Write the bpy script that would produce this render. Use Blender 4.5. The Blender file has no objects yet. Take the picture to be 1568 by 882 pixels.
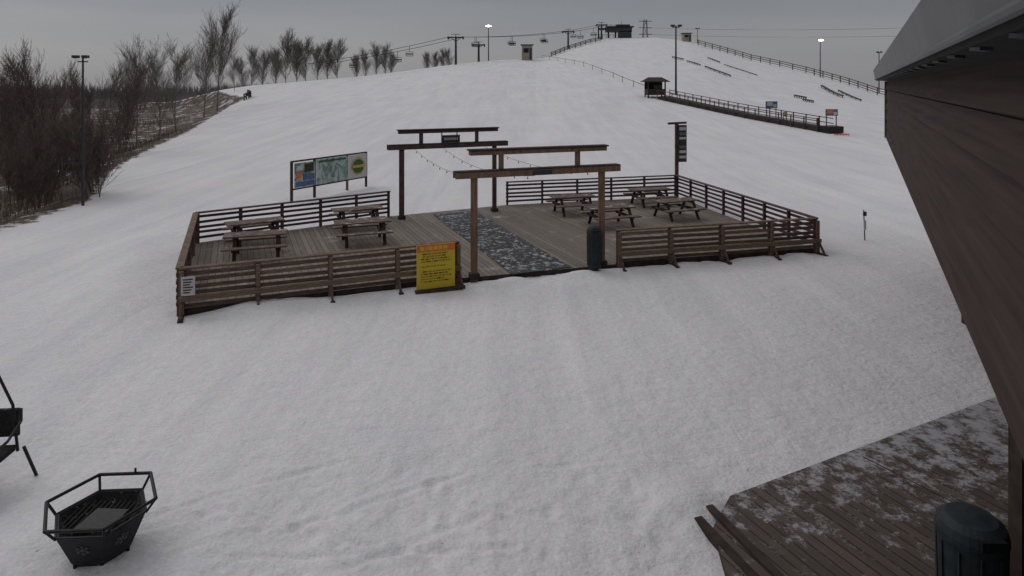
import bpy, math, random
import numpy as np
from mathutils import Vector, Matrix
random.seed(7); rng=np.random.RandomState(5)
sc=bpy.context.scene
sc.view_settings.view_transform='Standard'; sc.view_settings.look='None'; sc.view_settings.exposure=0

# ------------------------------------------------------------------ materials
def new_mat(name, col, rough=0.85, noise=0.25, scale=8.0, bump=0.0, metal=0.0, stretch=(1,1,1), snow=0.0, snow_scale=3.0, emit=0, rotz=0):
    m=bpy.data.materials.new(name); m.use_nodes=True
    nt=m.node_tree; b=nt.nodes['Principled BSDF']; L=nt.links
    b.inputs['Roughness'].default_value=rough; b.inputs['Metallic'].default_value=metal
    b.inputs['Specular IOR Level'].default_value=0.25
    tc=nt.nodes.new('ShaderNodeTexCoord'); mr=nt.nodes.new('ShaderNodeMapping'); mr.inputs['Rotation'].default_value=(0,0,rotz)
    mp=nt.nodes.new('ShaderNodeMapping'); mp.inputs['Scale'].default_value=stretch
    L.new(tc.outputs['Object'],mr.inputs[0]); L.new(mr.outputs[0],mp.inputs[0])
    n=nt.nodes.new('ShaderNodeTexNoise'); n.inputs['Scale'].default_value=scale; n.inputs['Detail'].default_value=5
    L.new(mp.outputs[0],n.inputs[0])
    r=nt.nodes.new('ShaderNodeValToRGB'); L.new(n.outputs[0],r.inputs[0])
    r.color_ramp.elements[0].position=.3; r.color_ramp.elements[1].position=.7
    r.color_ramp.elements[0].color=[c*(1-noise) for c in col]+[1]
    r.color_ramp.elements[1].color=[min(1,c*(1+noise)) for c in col]+[1]
    out=r.outputs[0]
    if snow>0:
        n2=nt.nodes.new('ShaderNodeTexNoise'); n2.inputs['Scale'].default_value=snow_scale; n2.inputs['Detail'].default_value=7; n2.inputs['Roughness'].default_value=.7
        L.new(tc.outputs['Object'],n2.inputs[0])
        r2=nt.nodes.new('ShaderNodeValToRGB'); L.new(n2.outputs[0],r2.inputs[0])
        r2.color_ramp.elements[0].position=.62-snow*.3; r2.color_ramp.elements[1].position=.7-snow*.3
        g=nt.nodes.new('ShaderNodeNewGeometry'); sp=nt.nodes.new('ShaderNodeSeparateXYZ'); L.new(g.outputs['Normal'],sp.inputs[0])
        mu=nt.nodes.new('ShaderNodeMath'); mu.operation='MULTIPLY'; L.new(sp.outputs[2],mu.inputs[0]); L.new(r2.outputs[0],mu.inputs[1]); mu.use_clamp=True
        mx=nt.nodes.new('ShaderNodeMixRGB'); L.new(mu.outputs[0],mx.inputs[0]); L.new(out,mx.inputs[1]); mx.inputs[2].default_value=(.5,.5,.53,1)
        out=mx.outputs[0]
    L.new(out,b.inputs['Base Color'])
    if bump:
        bp=nt.nodes.new('ShaderNodeBump'); bp.inputs['Strength'].default_value=bump; bp.inputs['Distance'].default_value=.02
        L.new(n.outputs[0],bp.inputs['Height']); L.new(bp.outputs[0],b.inputs['Normal'])
    if emit:
        b.inputs['Emission Color'].default_value=(1,.72,.42,1); b.inputs['Emission Strength'].default_value=emit
    return m

M={}
M['wood']=new_mat('weathered_wood',(.105,.070,.054),noise=.4,scale=5,bump=.3,stretch=(1,1,6))
M['wood_lt']=new_mat('light_wood',(.155,.108,.078),noise=.3,scale=5,bump=.3,stretch=(1,1,6))
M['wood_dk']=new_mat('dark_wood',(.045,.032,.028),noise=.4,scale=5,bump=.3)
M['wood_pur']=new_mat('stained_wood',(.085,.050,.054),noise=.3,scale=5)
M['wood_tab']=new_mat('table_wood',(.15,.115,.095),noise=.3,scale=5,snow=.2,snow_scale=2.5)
M['torii']=new_mat('torii_wood',(.17,.108,.074),noise=.3,scale=4,bump=.3,stretch=(3,3,.6))
M['torii_b']=new_mat('torii_stained_wood',(.09,.054,.052),noise=.3,scale=4)
M['black']=new_mat('black_metal',(.012,.012,.014),rough=.5,noise=.4,scale=20)
M['char']=new_mat('charcoal',(.02,.019,.02),rough=.9,noise=.5,scale=30,snow=.12,snow_scale=18)
M['plastic']=new_mat('bin_plastic',(.022,.030,.034),rough=.65,noise=.3,scale=9)
M['steel']=new_mat('steel',(.13,.13,.14),rough=.5,noise=.2)
M['dsteel']=new_mat('dark_steel',(.045,.045,.05),rough=.6,noise=.2)
M['fascia']=new_mat('fascia_metal',(.075,.077,.083),rough=.4,noise=.3,scale=2,metal=.3)
M['soffit']=new_mat('soffit',(.022,.021,.022),noise=.3,scale=4)
M['siding']=new_mat('siding',(.046,.029,.025),noise=.35,scale=3,bump=.3,stretch=(.22,4,7),rotz=-1.077)
M['white']=new_mat('white_board',(.45,.45,.45),noise=.1)
M['yellow']=new_mat('yellow_board',(.55,.40,.04),noise=.06)
M['orange']=new_mat('orange_paint',(.6,.16,.05),noise=.15)
M['ink']=new_mat('ink',(.05,.04,.03),noise=.1)
M['ink2']=new_mat('faded_ink',(.25,.18,.03),noise=.1)
M['blue']=new_mat('blue_paint',(.08,.13,.24),noise=.3)
M['green']=new_mat('green_paint',(.05,.11,.05),noise=.3)
M['gold']=new_mat('gold_paint',(.42,.31,.1),noise=.2)
M['beige']=new_mat('beige_wall',(.28,.25,.21),noise=.15,scale=2)
M['bark']=new_mat('bark',(.125,.10,.088),noise=.4,scale=3)
M['bark2']=new_mat('bark_pale',(.17,.15,.14),noise=.35,scale=3)
M['twig']=new_mat('dry_brush',(.125,.09,.068),noise=.6,scale=.6)
M['lamp']=new_mat('lamp_glow',(.9,.7,.5),emit=14)
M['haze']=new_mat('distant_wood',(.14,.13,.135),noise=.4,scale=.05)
M['bank']=new_mat('dark_bank',(.05,.046,.05),noise=.4,scale=.1)
M['grille']=new_mat('grille',(.03,.03,.03),rough=.5,noise=.6,scale=60)
M['lamp0']=new_mat('unlit_bulb',(.22,.22,.2),rough=.3,noise=.1)
def map_mat():
    m=bpy.data.materials.new('trail_map'); m.use_nodes=True; nt=m.node_tree; b=nt.nodes['Principled BSDF']; L=nt.links
    tc=nt.nodes.new('ShaderNodeTexCoord'); n=nt.nodes.new('ShaderNodeTexNoise'); n.inputs['Scale'].default_value=2.2; n.inputs['Detail'].default_value=3; n.inputs['Distortion'].default_value=1.5
    L.new(tc.outputs['Object'],n.inputs[0]); r=nt.nodes.new('ShaderNodeValToRGB'); L.new(n.outputs[0],r.inputs[0]); e=r.color_ramp.elements
    e[0].position=.38; e[0].color=(.10,.17,.13,1); e[1].position=.6; e[1].color=(.4,.45,.46,1)
    a=r.color_ramp.elements.new(.48); a.color=(.22,.31,.29,1)
    L.new(r.outputs[0],b.inputs['Base Color']); b.inputs['Roughness'].default_value=.6; return m
M['map']=map_mat()

def plank_mat(name,col,direction,width,snow_lo,snow_hi,snow_scale,grad=None,gap=.9,snowcol=(.55,.56,.6),maxs=.9):
    """boards running along `direction` (world xy), gaps every `width`"""
    m=bpy.data.materials.new(name); m.use_nodes=True; nt=m.node_tree; b=nt.nodes['Principled BSDF']; L=nt.links
    N=nt.nodes.new
    tc=N('ShaderNodeTexCoord'); mp=N('ShaderNodeMapping'); ang=math.atan2(direction[1],direction[0])
    mp.vector_type='POINT'; mp.inputs['Rotation'].default_value=(0,0,-ang); L.new(tc.outputs['Object'],mp.inputs[0])
    sp=N('ShaderNodeSeparateXYZ'); L.new(mp.outputs[0],sp.inputs[0])
    dv=N('ShaderNodeMath'); dv.operation='DIVIDE'; dv.inputs[1].default_value=width; L.new(sp.outputs[1],dv.inputs[0])
    fr=N('ShaderNodeMath'); fr.operation='FRACT'; L.new(dv.outputs[0],fr.inputs[0])
    fl=N('ShaderNodeMath'); fl.operation='FLOOR'; L.new(dv.outputs[0],fl.inputs[0])
    wn=N('ShaderNodeTexWhiteNoise'); wn.noise_dimensions='1D'; L.new(fl.outputs[0],wn.inputs['W'])
    gr=N('ShaderNodeMath'); gr.operation='GREATER_THAN'; gr.inputs[1].default_value=gap; L.new(fr.outputs[0],gr.inputs[0])
    mp2=N('ShaderNodeMapping'); mp2.inputs['Scale'].default_value=(1.2,12,1); L.new(mp.outputs[0],mp2.inputs[0])
    n=N('ShaderNodeTexNoise'); n.inputs['Scale'].default_value=1.5; n.inputs['Detail'].default_value=5; L.new(mp2.outputs[0],n.inputs[0])
    ad=N('ShaderNodeMath'); ad.operation='MULTIPLY_ADD'; L.new(wn.outputs[0],ad.inputs[0]); ad.inputs[1].default_value=.5; L.new(n.outputs[0],ad.inputs[2])
    r=N('ShaderNodeValToRGB'); L.new(ad.outputs[0],r.inputs[0]); r.color_ramp.elements[0].position=.3;r.color_ramp.elements[1].position=1.0
    r.color_ramp.elements[0].color=[c*.65 for c in col]+[1]; r.color_ramp.elements[1].color=[c*1.25 for c in col]+[1]
    mx=N('ShaderNodeMixRGB'); L.new(gr.outputs[0],mx.inputs[0]); L.new(r.outputs[0],mx.inputs[1]); mx.inputs[2].default_value=[c*.2 for c in col]+[1]
    n2=N('ShaderNodeTexNoise'); n2.inputs['Scale'].default_value=snow_scale; n2.inputs['Detail'].default_value=9; n2.inputs['Roughness'].default_value=.78
    L.new(tc.outputs['Object'],n2.inputs[0])
    src=n2.outputs[0]
    if grad:
        d=N('ShaderNodeVectorMath'); d.operation='SUBTRACT'; d.inputs[1].default_value=(grad[0][0],grad[0][1],0); L.new(tc.outputs['Object'],d.inputs[0])
        dt=N('ShaderNodeVectorMath'); dt.operation='DOT_PRODUCT'; dt.inputs[1].default_value=(grad[1][0],grad[1][1],0); L.new(d.outputs[0],dt.inputs[0])
        mm=N('ShaderNodeMath'); mm.operation='MULTIPLY'; mm.inputs[1].default_value=grad[2]; L.new(dt.outputs['Value'],mm.inputs[0])
        cl=N('ShaderNodeClamp'); cl.inputs[1].default_value=-.10; cl.inputs[2].default_value=.13; L.new(mm.outputs[0],cl.inputs[0])
        aa=N('ShaderNodeMath'); aa.operation='ADD'; L.new(src,aa.inputs[0]); L.new(cl.outputs[0],aa.inputs[1]); src=aa.outputs[0]
    gg=N('ShaderNodeMath'); gg.operation='MULTIPLY_ADD'; L.new(fr.outputs[0],gg.inputs[0]); gg.inputs[1].default_value=.04; L.new(src,gg.inputs[2]); src=gg.outputs[0]
    r2=N('ShaderNodeValToRGB'); L.new(src,r2.inputs[0]); r2.color_ramp.elements[0].position=snow_lo; r2.color_ramp.elements[1].position=snow_hi
    r2.color_ramp.elements[1].color=(maxs,maxs,maxs,1)
    m2=N('ShaderNodeMixRGB'); L.new(r2.outputs[0],m2.inputs[0]); L.new(mx.outputs[0],m2.inputs[1]); m2.inputs[2].default_value=(*snowcol,1)
    L.new(m2.outputs[0],b.inputs['Base Color']); b.inputs['Roughness'].default_value=.75
    bp=N('ShaderNodeBump'); bp.inputs['Strength'].default_value=.6; bp.inputs['Distance'].default_value=.01; bp.invert=True
    L.new(gr.outputs[0],bp.inputs['Height']); L.new(bp.outputs[0],b.inputs['Normal'])
    return m

# ------------------------------------------------------------------ mesh builder
class MB:
    def __init__(s,name,mats):
        s.name=name; s.m=mats; s.v=[]; s.f=[]; s.mi=[]
    def add(s,vs,fs,mat):
        o=len(s.v); s.v+= [tuple(v) for v in vs]; s.f+=[tuple(i+o for i in f) for f in fs]; s.mi+=[s.m.index(mat)]*len(fs)
    def beam(s,a,b,w,h,mat,up=(0,0,1)):
        a=Vector(a); b=Vector(b); d=(b-a).normalized(); u=Vector(up)
        if abs(d.dot(u))>.99: u=Vector((0,1,0)) if abs(d.y)<.9 else Vector((1,0,0))
        sd=d.cross(u).normalized(); u=sd.cross(d).normalized()
        vs=[]
        for p in (a,b):
            for sx,sz in ((-1,-1),(1,-1),(1,1),(-1,1)): vs.append(p+sd*sx*w/2+u*sz*h/2)
        s.add(vs,[(0,1,2,3),(7,6,5,4),(0,4,5,1),(1,5,6,2),(2,6,7,3),(3,7,4,0)],mat)
    def box(s,c,size,mat,ang=0):
        c=Vector(c); d=Vector((math.cos(ang),math.sin(ang),0))*size[0]/2
        s.beam(c-d,c+d,size[1],size[2],mat)
    def tube(s,a,b,r0,r1,mat,n=8,cap=True):
        a=Vector(a); b=Vector(b); d=(b-a).normalized()
        u=Vector((0,0,1)) if abs(d.z)<.9 else Vector((1,0,0))
        x=d.cross(u).normalized(); y=x.cross(d)
        vs=[]
        for p,r in ((a,r0),(b,r1)):
            for i in range(n):
                t=2*math.pi*i/n; vs.append(p+(x*math.cos(t)+y*math.sin(t))*r)
        fs=[(i,(i+1)%n,n+(i+1)%n,n+i) for i in range(n)]
        if cap: fs+= [tuple(range(n-1,-1,-1)),tuple(range(n,2*n))]
        s.add(vs,fs,mat)
    def path(s,pts,r,mat,n=5):
        for a,b in zip(pts[:-1],pts[1:]): s.tube(a,b,r,r,mat,n,cap=True)
    def quad(s,p,mat): s.add(p,[tuple(range(len(p)))],mat)
    def build(s,smooth=False,bevel=0):
        me=bpy.data.meshes.new(s.name); me.from_pydata(s.v,[],s.f)
        for k in s.m: me.materials.append(M[k] if isinstance(k,str) else k)
        me.polygons.foreach_set('material_index',s.mi)
        if smooth: me.polygons.foreach_set('use_smooth',[True]*len(s.f))
        me.update(); ob=bpy.data.objects.new(s.name,me); sc.collection.objects.link(ob)
        if bevel:
            md=ob.modifiers.new('bevel','BEVEL'); md.width=bevel; md.segments=1; md.limit_method='ANGLE'
        return ob

# ------------------------------------------------------------------ terrain
T=np.array([ # azimuth (x/y), hill height, crest distance
 (-3,1.5,150),(-.52,1.5,150),(-.45,3.5,150),(-.40,4.6,150),(-.344,5.4,150),(-.224,7.4,160),(-.084,10.4,170),(-.03,11.2,173),(.036,11.8,180),(.06,13.0,185),
 (.09,16.3,200),(.12,19,210),(.146,20.9,220),(.216,21.2,220),(.276,20,220),(.366,13.2,200),(.45,9.3,190),(.516,6,180),(.566,3,170),(.7,1,170),(3,1,170)])
EDGE=np.array([(-60,-17),(0,-17),(18,-17),(22.2,-17.4),(28.6,-18.3),(34,-21.5),(40,-24.2),(52,-28.2),(80,-37),(120,-49),(150,-68),(170,-95),(300,-200),(900,-600)])
_lat=rng.rand(6,128,128)
def vnoise(x,y,scale,k):
    x=x/scale; y=y/scale; xi=np.floor(x).astype(int); yi=np.floor(y).astype(int); fx=x-xi; fy=y-yi
    fx=fx*fx*(3-2*fx); fy=fy*fy*(3-2*fy); g=_lat[k]
    a=g[xi%128,yi%128]; b=g[(xi+1)%128,yi%128]; c=g[xi%128,(yi+1)%128]; d=g[(xi+1)%128,(yi+1)%128]
    return (a*(1-fx)+b*fx)*(1-fy)+(c*(1-fx)+d*fx)*fy-.5
DECK=[(-7.17,14.08),(-1.34,16.5),(2.84,17.8),(9.03,19.38),(7.2,28.6),(-.24,26.6),(-4.55,24.3),(-9.78,20.2)]
def segd(X,Y,a,b):
    ax,ay=a; bx,by=b; dx,dy=bx-ax,by-ay; t=np.clip(((X-ax)*dx+(Y-ay)*dy)/(dx*dx+dy*dy),0,1)
    return np.hypot(X-(ax+t*dx),Y-(ay+t*dy))
def inside(X,Y,poly):
    r=np.zeros(X.shape,bool); n=len(poly)
    for i in range(n):
        x1,y1=poly[i]; x2,y2=poly[(i+1)%n]
        c=((y1>Y)!=(y2>Y)); xx=(x2-x1)*(Y-y1)/((y2-y1) if y2!=y1 else 1e-9)+x1
        r^= c&(X<xx)
    return r
SDECK=[(2.62,7.85),(8.3,10.66),(9.6,10.3),(7.0,1),(5,-3),(2.1,-3),(2.1,6.0),(2.25,7.3)]
_g=np.random.RandomState(8)
GROOVES=[]
for k in range(12):
    x0=_g.uniform(-5,1.0); y0=_g.uniform(5.8,8.6); a=_g.normal(.15,.35); l=_g.uniform(1.2,3.5)
    GROOVES.append(((x0,y0),(x0+l*math.cos(a),y0+l*math.sin(a)),_g.uniform(.01,.022),_g.uniform(.03,.06)))
PRINTS=[(_g.uniform(-6.5,2.2),_g.uniform(5.5,8.3),_g.uniform(.008,.022),_g.uniform(.05,.10)) for k in range(80)]
def height(X,Y,detail=True):
    X=np.asarray(X,float); Y=np.asarray(Y,float)
    az=X/np.maximum(Y,1.0)
    hc=np.interp(az,T[:,0],T[:,1]); zc=np.interp(az,T[:,0],T[:,2])
    t=np.clip((Y-30)/(zc-30),0,1)**1.5
    h=hc*t
    h=np.where(Y>zc,np.maximum(hc-(Y-zc)*.045-((Y-zc)/60)**2,-2),h)
    e=np.interp(Y,EDGE[:,0],EDGE[:,1])
    d=e-X+vnoise(X,Y,3,0)*1.0
    drop=np.clip(d/6,0,1); drop=drop*drop*(3-2*drop)
    w=np.clip(d/14,0,1)
    h=h*(1-w)-1.4*drop
    h=h+vnoise(X,Y,11,1)*.18*np.clip((Y-27)/25,0,1)+vnoise(X,Y,30,2)*.7*np.clip((Y-60)/80,0,1)
    if detail:
        near=np.clip(1-(Y-30)/20,0,1)*np.clip((Y+5)/8,0,1)*(d<0)
        ins=inside(X,Y,DECK)
        dk=segd(X,Y,DECK[0],DECK[1]); dk=np.minimum(dk,segd(X,Y,DECK[2],DECK[3])); dk=np.minimum(dk,segd(X,Y,DECK[1],DECK[2]))
        calm=1-.6*np.exp(-(dk/1.2)**2)
        h=h+near*calm*(vnoise(X,Y,3.4,3)*.05+vnoise(X,Y,.8,4)*.022+vnoise(X,Y,.33,5)*.018+vnoise(X,Y,.19,0)*.012)
        ruts=np.clip(1-(Y-6)/4.5,0,1)*near
        h=h+ruts*(vnoise(X*.35+Y*.9,Y*.4-X*.95,.28,2)*.03+vnoise(X,Y,.17,1)*.02)
        h=h+np.where(ins,0,.07*np.exp(-((dk-.25)/.3)**2)*(.3+1.8*(vnoise(X,Y,.6,0)+.3)))-.02*np.exp(-(dk/.8)**2)
        dl=segd(X,Y,DECK[0],DECK[7]); h=h+np.where(ins,0,.20*np.exp(-((dl-1.7)/.9)**2)*np.clip((Y-12.8)/2.5,0,1))
        dr=segd(X,Y,DECK[3],DECK[4]); h=h+np.where(ins,0,.06*np.exp(-((dr-.8)/.6)**2))
        h=np.where(ins,np.minimum(h,.0),h)
        for (mx,my,mh,ms) in ((2.05,7.75,.15,.28),(1.75,7.4,-.06,.12),(1.45,7.6,-.05,.1),(1.2,7.2,.05,.2),(.4,7.0,.04,.3),(-3.4,7.6,.06,.5),(-5.2,7.6,.07,.5),(-4.2,6.2,.06,.4)):
            h=h+mh*np.exp(-((X-mx)**2+(Y-my)**2)/(2*ms*ms))
        if X.size>1:
            for a,b2,dp,wd in GROOVES:
                q=segd(X,Y,a,b2); h=h-dp*np.exp(-(q/wd)**2)+dp*.6*np.exp(-((q-wd*2)/wd)**2)
            for px,py,dp,ms in PRINTS:
                q=np.hypot(X-px,(Y-py)*.7); h=h-dp*np.exp(-(q/ms)**2)+dp*.5*np.exp(-((q-ms*1.8)/(ms*.7))**2)
        h=np.where(inside(X,Y,SDECK),np.minimum(h,-.02),h)
    return h
def gz(x,y): return float(height(np.array([x]),np.array([y]))[0])

nx,ny=620,760
u=np.linspace(-1,1,nx); b=6.2; xs=600/math.sinh(b)*np.sinh(b*u)
v0=np.linspace(-.62,1,ny); ys=9+900/math.sinh(6.4)*np.sinh(6.4*v0)
X,Y=np.meshgrid(xs,ys); H=height(X,Y)
verts=np.stack([X.ravel(),Y.ravel(),H.ravel()],1)
me=bpy.data.meshes.new('ground'); 
i=np.arange(ny-1)[:,None]*nx+np.arange(nx-1)[None,:]
faces=np.stack([i,i+1,i+1+nx,i+nx],-1).reshape(-1,4)
me.vertices.add(len(verts)); me.vertices.foreach_set('co',verts.ravel())
me.loops.add(faces.size); me.loops.foreach_set('vertex_index',faces.ravel())
me.polygons.add(len(faces)); me.polygons.foreach_set('loop_start',np.arange(0,faces.size,4)); 
me.polygons.foreach_set('use_smooth',np.ones(len(faces),bool))
me.update(calc_edges=True); me.validate()
e=np.interp(Y,EDGE[:,0],EDGE[:,1]); d=X-e
at=me.attributes.new('edge','FLOAT','POINT'); at.data.foreach_set('value',d.ravel())
ground=bpy.data.objects.new('snowy_ground',me); sc.collection.objects.link(ground)

def snow_mat():
    m=bpy.data.materials.new('snow'); m.use_nodes=True; nt=m.node_tree; b=nt.nodes['Principled BSDF']; L=nt.links; N=nt.nodes.new
    tc=N('ShaderNodeTexCoord')
    def noise(s,d=5,r=.55,vec=None):
        n=N('ShaderNodeTexNoise'); n.inputs['Scale'].default_value=s; n.inputs['Detail'].default_value=d; n.inputs['Roughness'].default_value=r
        L.new(vec or tc.outputs['Object'],n.inputs[0]); return n.outputs[0]
    def ramp(i,p0,c0,p1,c1):
        r=N('ShaderNodeValToRGB'); L.new(i,r.inputs[0]); e=r.color_ramp.elements; e[0].position=p0;e[1].position=p1;e[0].color=(*c0,1);e[1].color=(*c1,1); return r.outputs[0]
    def mix(f,a,b,t='MIX'):
        x=N('ShaderNodeMixRGB'); x.blend_type=t
        for k,s in ((0,f),(1,a),(2,b)):
            if isinstance(s,float): x.inputs[k].default_value=s
            elif isinstance(s,tuple): x.inputs[k].default_value=(*s,1)
            else: L.new(s,x.inputs[k])
        return x.outputs[0]
    c=ramp(noise(.25,5,.6),.3,(.76,.755,.775),.7,(.83,.82,.835))
    c=mix(1.0,c,ramp(noise(5,7,.7),.3,(.92,.92,.925),.62,(1,1,1)),'MULTIPLY')
    c=mix(1.0,c,ramp(noise(24,3,.7),.35,(.88,.88,.885),.6,(1,1,1)),'MULTIPLY')
    ms=N('ShaderNodeMapping'); ms.inputs['Rotation'].default_value=(0,0,.12); ms.inputs['Scale'].default_value=(1.1,.05,1); L.new(tc.outputs['Object'],ms.inputs[0])
    c=mix(1.0,c,ramp(noise(1.0,6,.7,ms.outputs[0]),.36,(.91,.91,.915),.6,(1,1,1)),'MULTIPLY')
    ms2=N('ShaderNodeMapping'); ms2.inputs['Rotation'].default_value=(0,0,-.9); ms2.inputs['Scale'].default_value=(.5,.04,1); L.new(tc.outputs['Object'],ms2.inputs[0])
    c=mix(1.0,c,ramp(noise(1.0,6,.75,ms2.outputs[0]),.38,(.94,.94,.945),.56,(1,1,1)),'MULTIPLY')
    c=mix(ramp(noise(14,2),.76,(0,0,0),.79,(1,1,1)),c,(.35,.33,.31))
    g=ramp(noise(.7,7,.7),.35,(.05,.038,.03),.7,(.16,.125,.095))
    at=N('ShaderNodeAttribute'); at.attribute_name='edge'
    sc1=N('ShaderNodeMath'); sc1.operation='MULTIPLY'; sc1.inputs[1].default_value=.35; L.new(at.outputs['Fac'],sc1.inputs[0])
    ad=N('ShaderNodeMath'); ad.operation='ADD'; L.new(sc1.outputs[0],ad.inputs[0]); L.new(noise(.9,6,.7),ad.inputs[1])
    f=ramp(ad.outputs[0],.44,(0,0,0),.52,(1,1,1))
    g=mix(ramp(noise(.35,6,.7),.55,(0,0,0),.6,(1,1,1)),g,(.5,.5,.52))
    L.new(mix(f,g,c),b.inputs['Base Color'])
    b.inputs['Roughness'].default_value=.8; b.inputs['Specular IOR Level'].default_value=.15
    mp=N('ShaderNodeMapping'); mp.inputs['Rotation'].default_value=(0,0,.3); mp.inputs['Scale'].default_value=(1,2.6,1); L.new(tc.outputs['Object'],mp.inputs[0])
    s1=N('ShaderNodeBump'); s1.inputs['Strength'].default_value=.7; s1.inputs['Distance'].default_value=.055; L.new(noise(6.5,5,.62),s1.inputs['Height'])
    s2=N('ShaderNodeBump'); s2.inputs['Strength'].default_value=.55; s2.inputs['Distance'].default_value=.04; L.new(noise(2.6,5,.6,mp.outputs[0]),s2.inputs['Height']); L.new(s1.outputs[0],s2.inputs['Normal'])
    L.new(s2.outputs[0],b.inputs['Normal'])
    return m
me.materials.append(snow_mat())

# ------------------------------------------------------------------ deck
pd=Vector((-.39,.92)).normalized()
M['deckp']=plank_mat('deck_planks',(.165,.138,.112),pd,.16,.60,.72,1.3,maxs=.65)
M['mat']=plank_mat('rubber_mat',(.024,.025,.03),(pd.y,-pd.x),.9,.555,.60,6.0,gap=.97,snowcol=(.42,.43,.46))
db=MB('wooden_deck',['deckp','wood_dk'])
n=len(DECK); top=[(x,y,.11) for x,y in DECK]; bot=[(x,y,-.3) for x,y in DECK]
db.add(top,[tuple(range(n))],'deckp')
for k in range(n):
    a,b2=k,(k+1)%n; db.quad([bot[a],bot[b2],top[b2],top[a]],'wood_dk')
db.build()
mb=MB('rubber_walkway_mat',['mat'])
f0=Vector((.80,17.15,0)); b0=Vector((-2.2,24.9,0)); sd=Vector((pd.y,-pd.x,0))*.85
P=[f0-sd,f0+sd,b0+sd,b0-sd]
mb.add([(p.x,p.y,.13) for p in P]+[(p.x,p.y,.112) for p in P],[(0,1,2,3),(0,4,5,1),(1,5,6,2),(2,6,7,3),(3,7,4,0)],'mat'); mb.build()

def fence(name,a,b,posts,main,light,out=None,z0=.1,ht=1.06,rails=5):
    a=Vector((*a,0)); b=Vector((*b,0)); d=(b-a).normalized(); o=Vector((d.y,-d.x,0))
    if out is not None and o.dot(Vector((*out,0)))<0: o=-o
    F=MB(name,[main,light,'wood_dk'])
    up=lambda z: Vector((0,0,z))
    L=(b-a).length
    for z in ((.93,.79,.65,.51,.37,.23) if out is not None else (.90,.74,.58,.42,.26)):
        off=o*.055
        for k in range(posts):
            j=random.uniform(-.012,.012); j2=random.uniform(-.012,.012)
            F.beam(a+d*(L*k/posts+.003)+off+up(z+j),a+d*(L*(k+1)/posts-.003)+off+up(z+j2),.03,.085 if out is not None else .08,main if random.random()<.8 else light)
    F.beam(a+up(ht-.02),b+up(ht-.02),.16,.04,light)
    for k in range(posts+1):
        p=a+d*(L*k/posts); p=p+d*(.05 if k==0 else (-.05 if k==posts else 0))
        F.beam(p+up(-.1),p+up(ht-.045),.09,.09,main)
        if out is not None:
            q=p+o*.12
            F.beam(q+up(-.05),q+up(ht-.06),.09,.08,light,up=tuple(o))
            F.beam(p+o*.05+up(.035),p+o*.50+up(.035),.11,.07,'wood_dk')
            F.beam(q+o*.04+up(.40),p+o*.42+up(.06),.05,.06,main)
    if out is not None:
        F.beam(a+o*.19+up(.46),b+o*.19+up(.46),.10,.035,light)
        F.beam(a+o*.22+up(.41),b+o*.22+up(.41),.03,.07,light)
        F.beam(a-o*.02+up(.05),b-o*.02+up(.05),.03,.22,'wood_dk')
    return F.build(bevel=.005)
fence('deck_fence',DECK[0],DECK[1],4,'wood','wood_lt',out=(.3,-1))
fence('deck_fence',DECK[2],DECK[3],4,'wood','wood_lt',out=(.3,-1))
fence('deck_fence',DECK[3],DECK[4],7,'wood_pur','wood_pur')
fence('deck_fence',DECK[4],DECK[5],5,'wood_pur','wood_pur')
fence('deck_fence',DECK[6],DECK[7],5,'wood_pur','wood_pur')
fence('deck_fence',DECK[7],DECK[0],4,'wood','wood_lt')

def torii(name,pl,pr,mat,ht=2.72,w=.17,sign=False):
    pl=Vector((*pl,0)); pr=Vector((*pr,0)); d=(pr-pl).normalized()
    t=MB(name,[mat,'wood_dk','dsteel','white'])
    up=lambda z: Vector((0,0,z))
    for p in (pl,pr):
        t.beam(p+up(-.1),p+up(ht),w,w,mat); t.box(p+up(.16),(w+.07,w+.07,.14),'wood_dk',math.atan2(d.y,d.x))
    A=pl-d*.52; B=pr+d*.52
    for s in (-1,1):
        o=Vector((d.y,-d.x,0))*s*(w/2+.03)
        t.beam(A+o+up(ht+.0),B+o+up(ht+.0),.05,.15,mat)
    mid=(pl+pr)/2; t.beam(A+up(ht+.09),B+up(ht+.09),w+.1,.04,'wood_dk')
    for f in (.2,.8):
        p=pl.lerp(pr,f); t.beam(p+up(ht+.11),p+up(ht+.5),w*.8,w*.8,mat)
    t.beam(pl-d*.12+up(ht+.55),pr+d*.12+up(ht+.55),w+.02,.11,mat)
    t.beam(pl-d*.16+up(ht+.63),pr+d*.16+up(ht+.63),w+.1,.04,'wood_dk')
    o=Vector((d.y,-d.x,0))*(w/2+.065)
    t.beam(mid-d*.28+o+up(ht),mid+d*.28+o+up(ht),.02,.11,'dsteel')
    if sign:
        t.beam(mid-d*.36+o+up(ht+.27),mid+d*.36+o+up(ht+.27),.04,.28,'dsteel')
        t.beam(mid-d*.30+o*1.3+up(ht+.27),mid+d*.30+o*1.3+up(ht+.27),.02,.13,'dsteel')
        for k in range(7): t.beam(mid+d*(-.27+k*.08)+o*1.42+up(ht+.27),mid+d*(-.22+k*.08)+o*1.42+up(ht+.27),.01,.09,'white')
        for q in (-.3,.3): t.beam(mid+d*q+up(ht+.1),mid+d*q+up(ht+.5),.04,.04,mat)
    return t.build(bevel=.008)
torii('torii_gate',(-.96,16.56),(2.44,17.8),'torii')
torii('torii_gate',(-4.02,23.8),(-.68,25.25),'torii_b',sign=True)

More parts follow.
